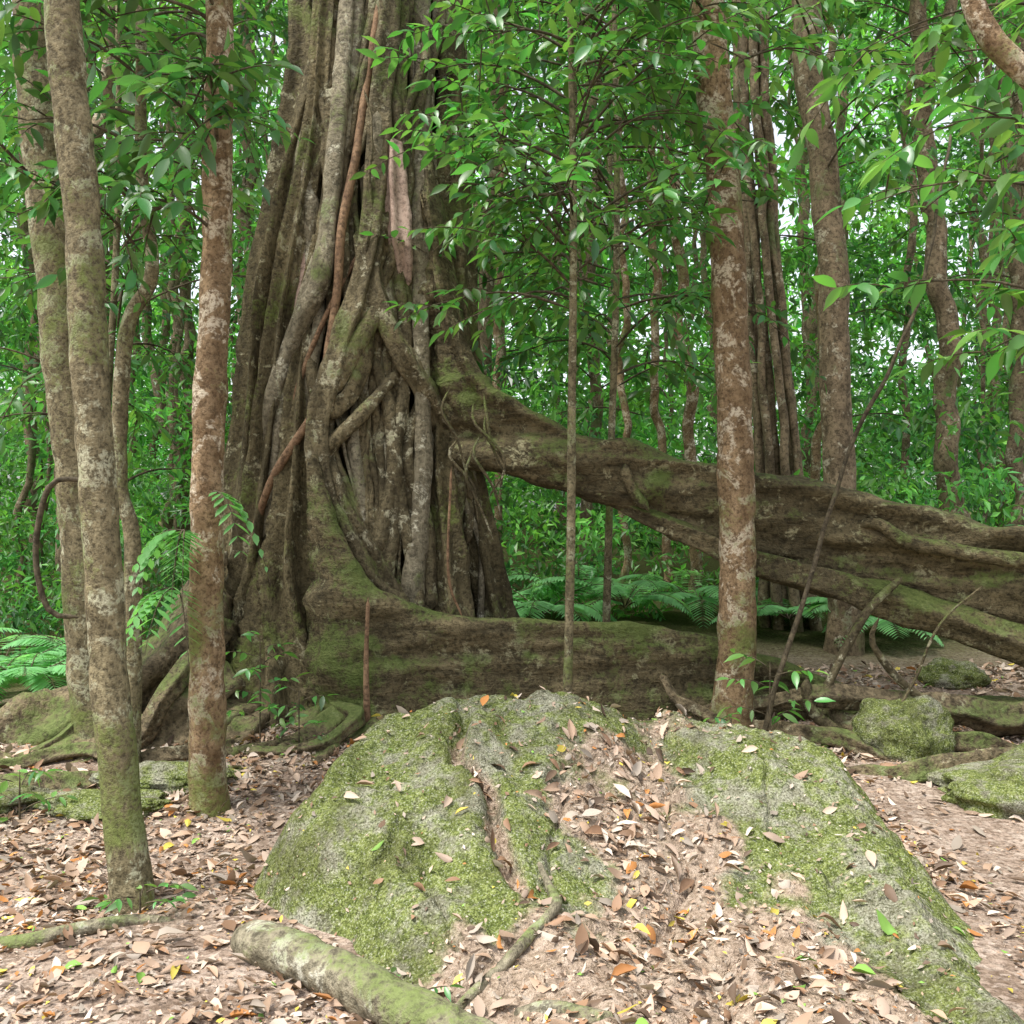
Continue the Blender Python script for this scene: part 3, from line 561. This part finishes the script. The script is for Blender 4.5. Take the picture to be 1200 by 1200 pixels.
for i,(x,y,L) in enumerate([(.3,9.8,1.0),(1.1,10.0,1.1),(.7,10.8,1.2),(-.1,10.4,1.0),(1.9,10.4,1.0),(2.6,9.6,.8),(3.3,9.3,.8),(-4.1,8.2,1.1),(-4.6,9.2,1.2),(-3.7,9.0,1.0),(-5.2,8.4,1.2),(-3.6,7.6,.8),(4.0,10.2,1.0),(4.8,9.6,.9)]):
    fern('fern_plant',(x,y,float(GH(np.array(x),np.array(y)))+.15),11,L,.2,(.19,.42,.18),200+i,22)
for i,(b,n,az) in enumerate([((-1.70,5.32,1.5),5,(2.3,5.2)),((-1.74,5.3,1.2),4,(2.7,5.4)),((-1.55,5.28,1.7),2,(-1.0,.2))]):
    fern('climbing_fern',b,n,.36,.12,(.13,.32,.10),301+i,8,rise=.3,droop=1.4,az=az,pw=.34)
def seedling(x,y,z,h,n,ll,seed,col=(.10,.26,.06)):
    e=empty('seedling_plant'); c=Crown(seed)
    for i in range(n):
        a=i*2.4+c.r.random(); c.spray((x+.02*math.cos(a),y+.02*math.sin(a),z+h*(.3+.7*i/n)),(math.cos(a),math.sin(a),.5),ll*2.2,5,ll,col,.004)
    c.tw.append(tube([(x,y,z-.02,.006),(x,y,z+h*.5,.005),(x,y,z+h,.003)],seg=6,amp=0)); c.build(e)
seedling(-1.46,4.02,.0,.12,6,.07,401); seedling(1.6,6.35,.1,.6,7,.13,402,(.11,.30,.06)); seedling(-1.55,6.3,.05,.8,12,.10,403); seedling(-1.3,6.25,.05,.5,7,.09,404)
seedling(-.32,3.3,.03,.06,3,.05,405); seedling(-2.5,5.2,.0,.3,6,.1,406); seedling(1.35,6.3,.1,.25,5,.09,407)
mk('mossy_fallen_log',*tube([(-.98,3.75,.03,.06),(-.9,3.66,.06,.075),(-.7,3.5,.06,.08),(-.45,3.3,.05,.08),(-.25,3.12,.04,.078),(.0,2.95,.02,.07),(.2,2.8,-.02,.05)],seg=36,amp=.25,ns=8,step=.015),M_log)
def onsurf(pts): return [(x,y,float(SURF(np.array(x),np.array(y)))+dz,r) for x,y,dz,r in pts]
mk('exposed_root',*tube(onsurf([(.1,3.95,.0,.012),(.14,3.82,.02,.018),(.15,3.68,.022,.02),(.06,3.55,.02,.02),(-.02,3.42,.015,.018),(-.14,3.28,.005,.016),(-.2,3.2,-.01,.012)]),seg=14,amp=.3,ns=9,step=.015,wob=.03),M_log)
mk('exposed_root',*tube(onsurf([(-2.1,3.85,-.01,.02),(-1.8,3.8,.01,.03),(-1.5,3.95,.01,.025),(-1.3,4.0,-.01,.015)]),seg=14,amp=.3,step=.03),M_log)
mk('exposed_root',*tube(onsurf([(.3,3.0,-.015,.03),(.12,3.15,.0,.03),(.0,3.2,-.01,.02)]),seg=14,amp=.3,step=.02),M_log)
def stone(x,y,sx,sy_,sz,seed):
    u=np.linspace(0,np.pi,60);v=np.linspace(0,2*np.pi,80,endpoint=False); U,Vv=np.meshgrid(u,v,indexing='ij')
    D=np.stack([np.sin(U)*np.cos(Vv),np.sin(U)*np.sin(Vv),np.cos(U)],-1); r=1+.45*fbm(D*1.5+seed*7,4)+.05*fbm(D*9+seed,2)
    P=D*r[...,None]*np.array([sx,sy_,sz])+np.array([x,y,float(GH(np.array(x),np.array(y)))+sz*.2]); mk('mossy_stone',P.reshape(-1,3),ringfaces(60,80),M_stone)
stone(2.4,6.35,.29,.27,.26,1); stone(3.4,7.9,.25,.25,.15,2); stone(3.05,5.6,.7,.4,.2,3); stone(-2.15,5.4,.35,.2,.07,4); stone(-2.8,5.5,.4,.25,.08,5); stone(-1.9,5.75,.4,.2,.09,7)

# ---------------------------------------------------------------- light, sky, camera
w=bpy.data.worlds.new('World'); sc.world=w; w.use_nodes=True; nt=w.node_tree; nt.nodes.clear()
sky=nt.nodes.new('ShaderNodeTexSky'); sky.sky_type='NISHITA'; sky.sun_disc=False
s=Vector((-.36,-.20,.90)).normalized(); el=math.asin(s.z); rot=math.atan2(s.x,s.y)
sky.sun_elevation=el; sky.sun_rotation=rot%(2*math.pi); sky.air_density=1.0; sky.dust_density=3.0; sky.ozone_density=1.0
hs=nt.nodes.new('ShaderNodeHueSaturation'); hs.inputs['Saturation'].default_value=.3
bg=nt.nodes.new('ShaderNodeBackground'); bg.inputs[1].default_value=.34; wo=nt.nodes.new('ShaderNodeOutputWorld')
nt.links.new(sky.outputs[0],hs.inputs['Color']); nt.links.new(hs.outputs[0],bg.inputs[0]); nt.links.new(bg.outputs[0],wo.inputs[0])
L=bpy.data.lights.new('sun','SUN'); L.energy=4.6; L.angle=math.radians(14); L.color=(1,.97,.90)
lo=bpy.data.objects.new('sun',L); sc.collection.objects.link(lo); lo.rotation_euler=(-s).to_track_quat('-Z','Y').to_euler()
cam=bpy.data.cameras.new('camera'); cam.lens=36; cam.sensor_width=36; cam.clip_end=500
co=bpy.data.objects.new('camera',cam); sc.collection.objects.link(co); co.location=(0,0,1.6); co.rotation_euler=(math.radians(90),0,0); sc.camera=co
sc.view_settings.view_transform='Standard'; sc.view_settings.look='None'; sc.view_settings.exposure=0
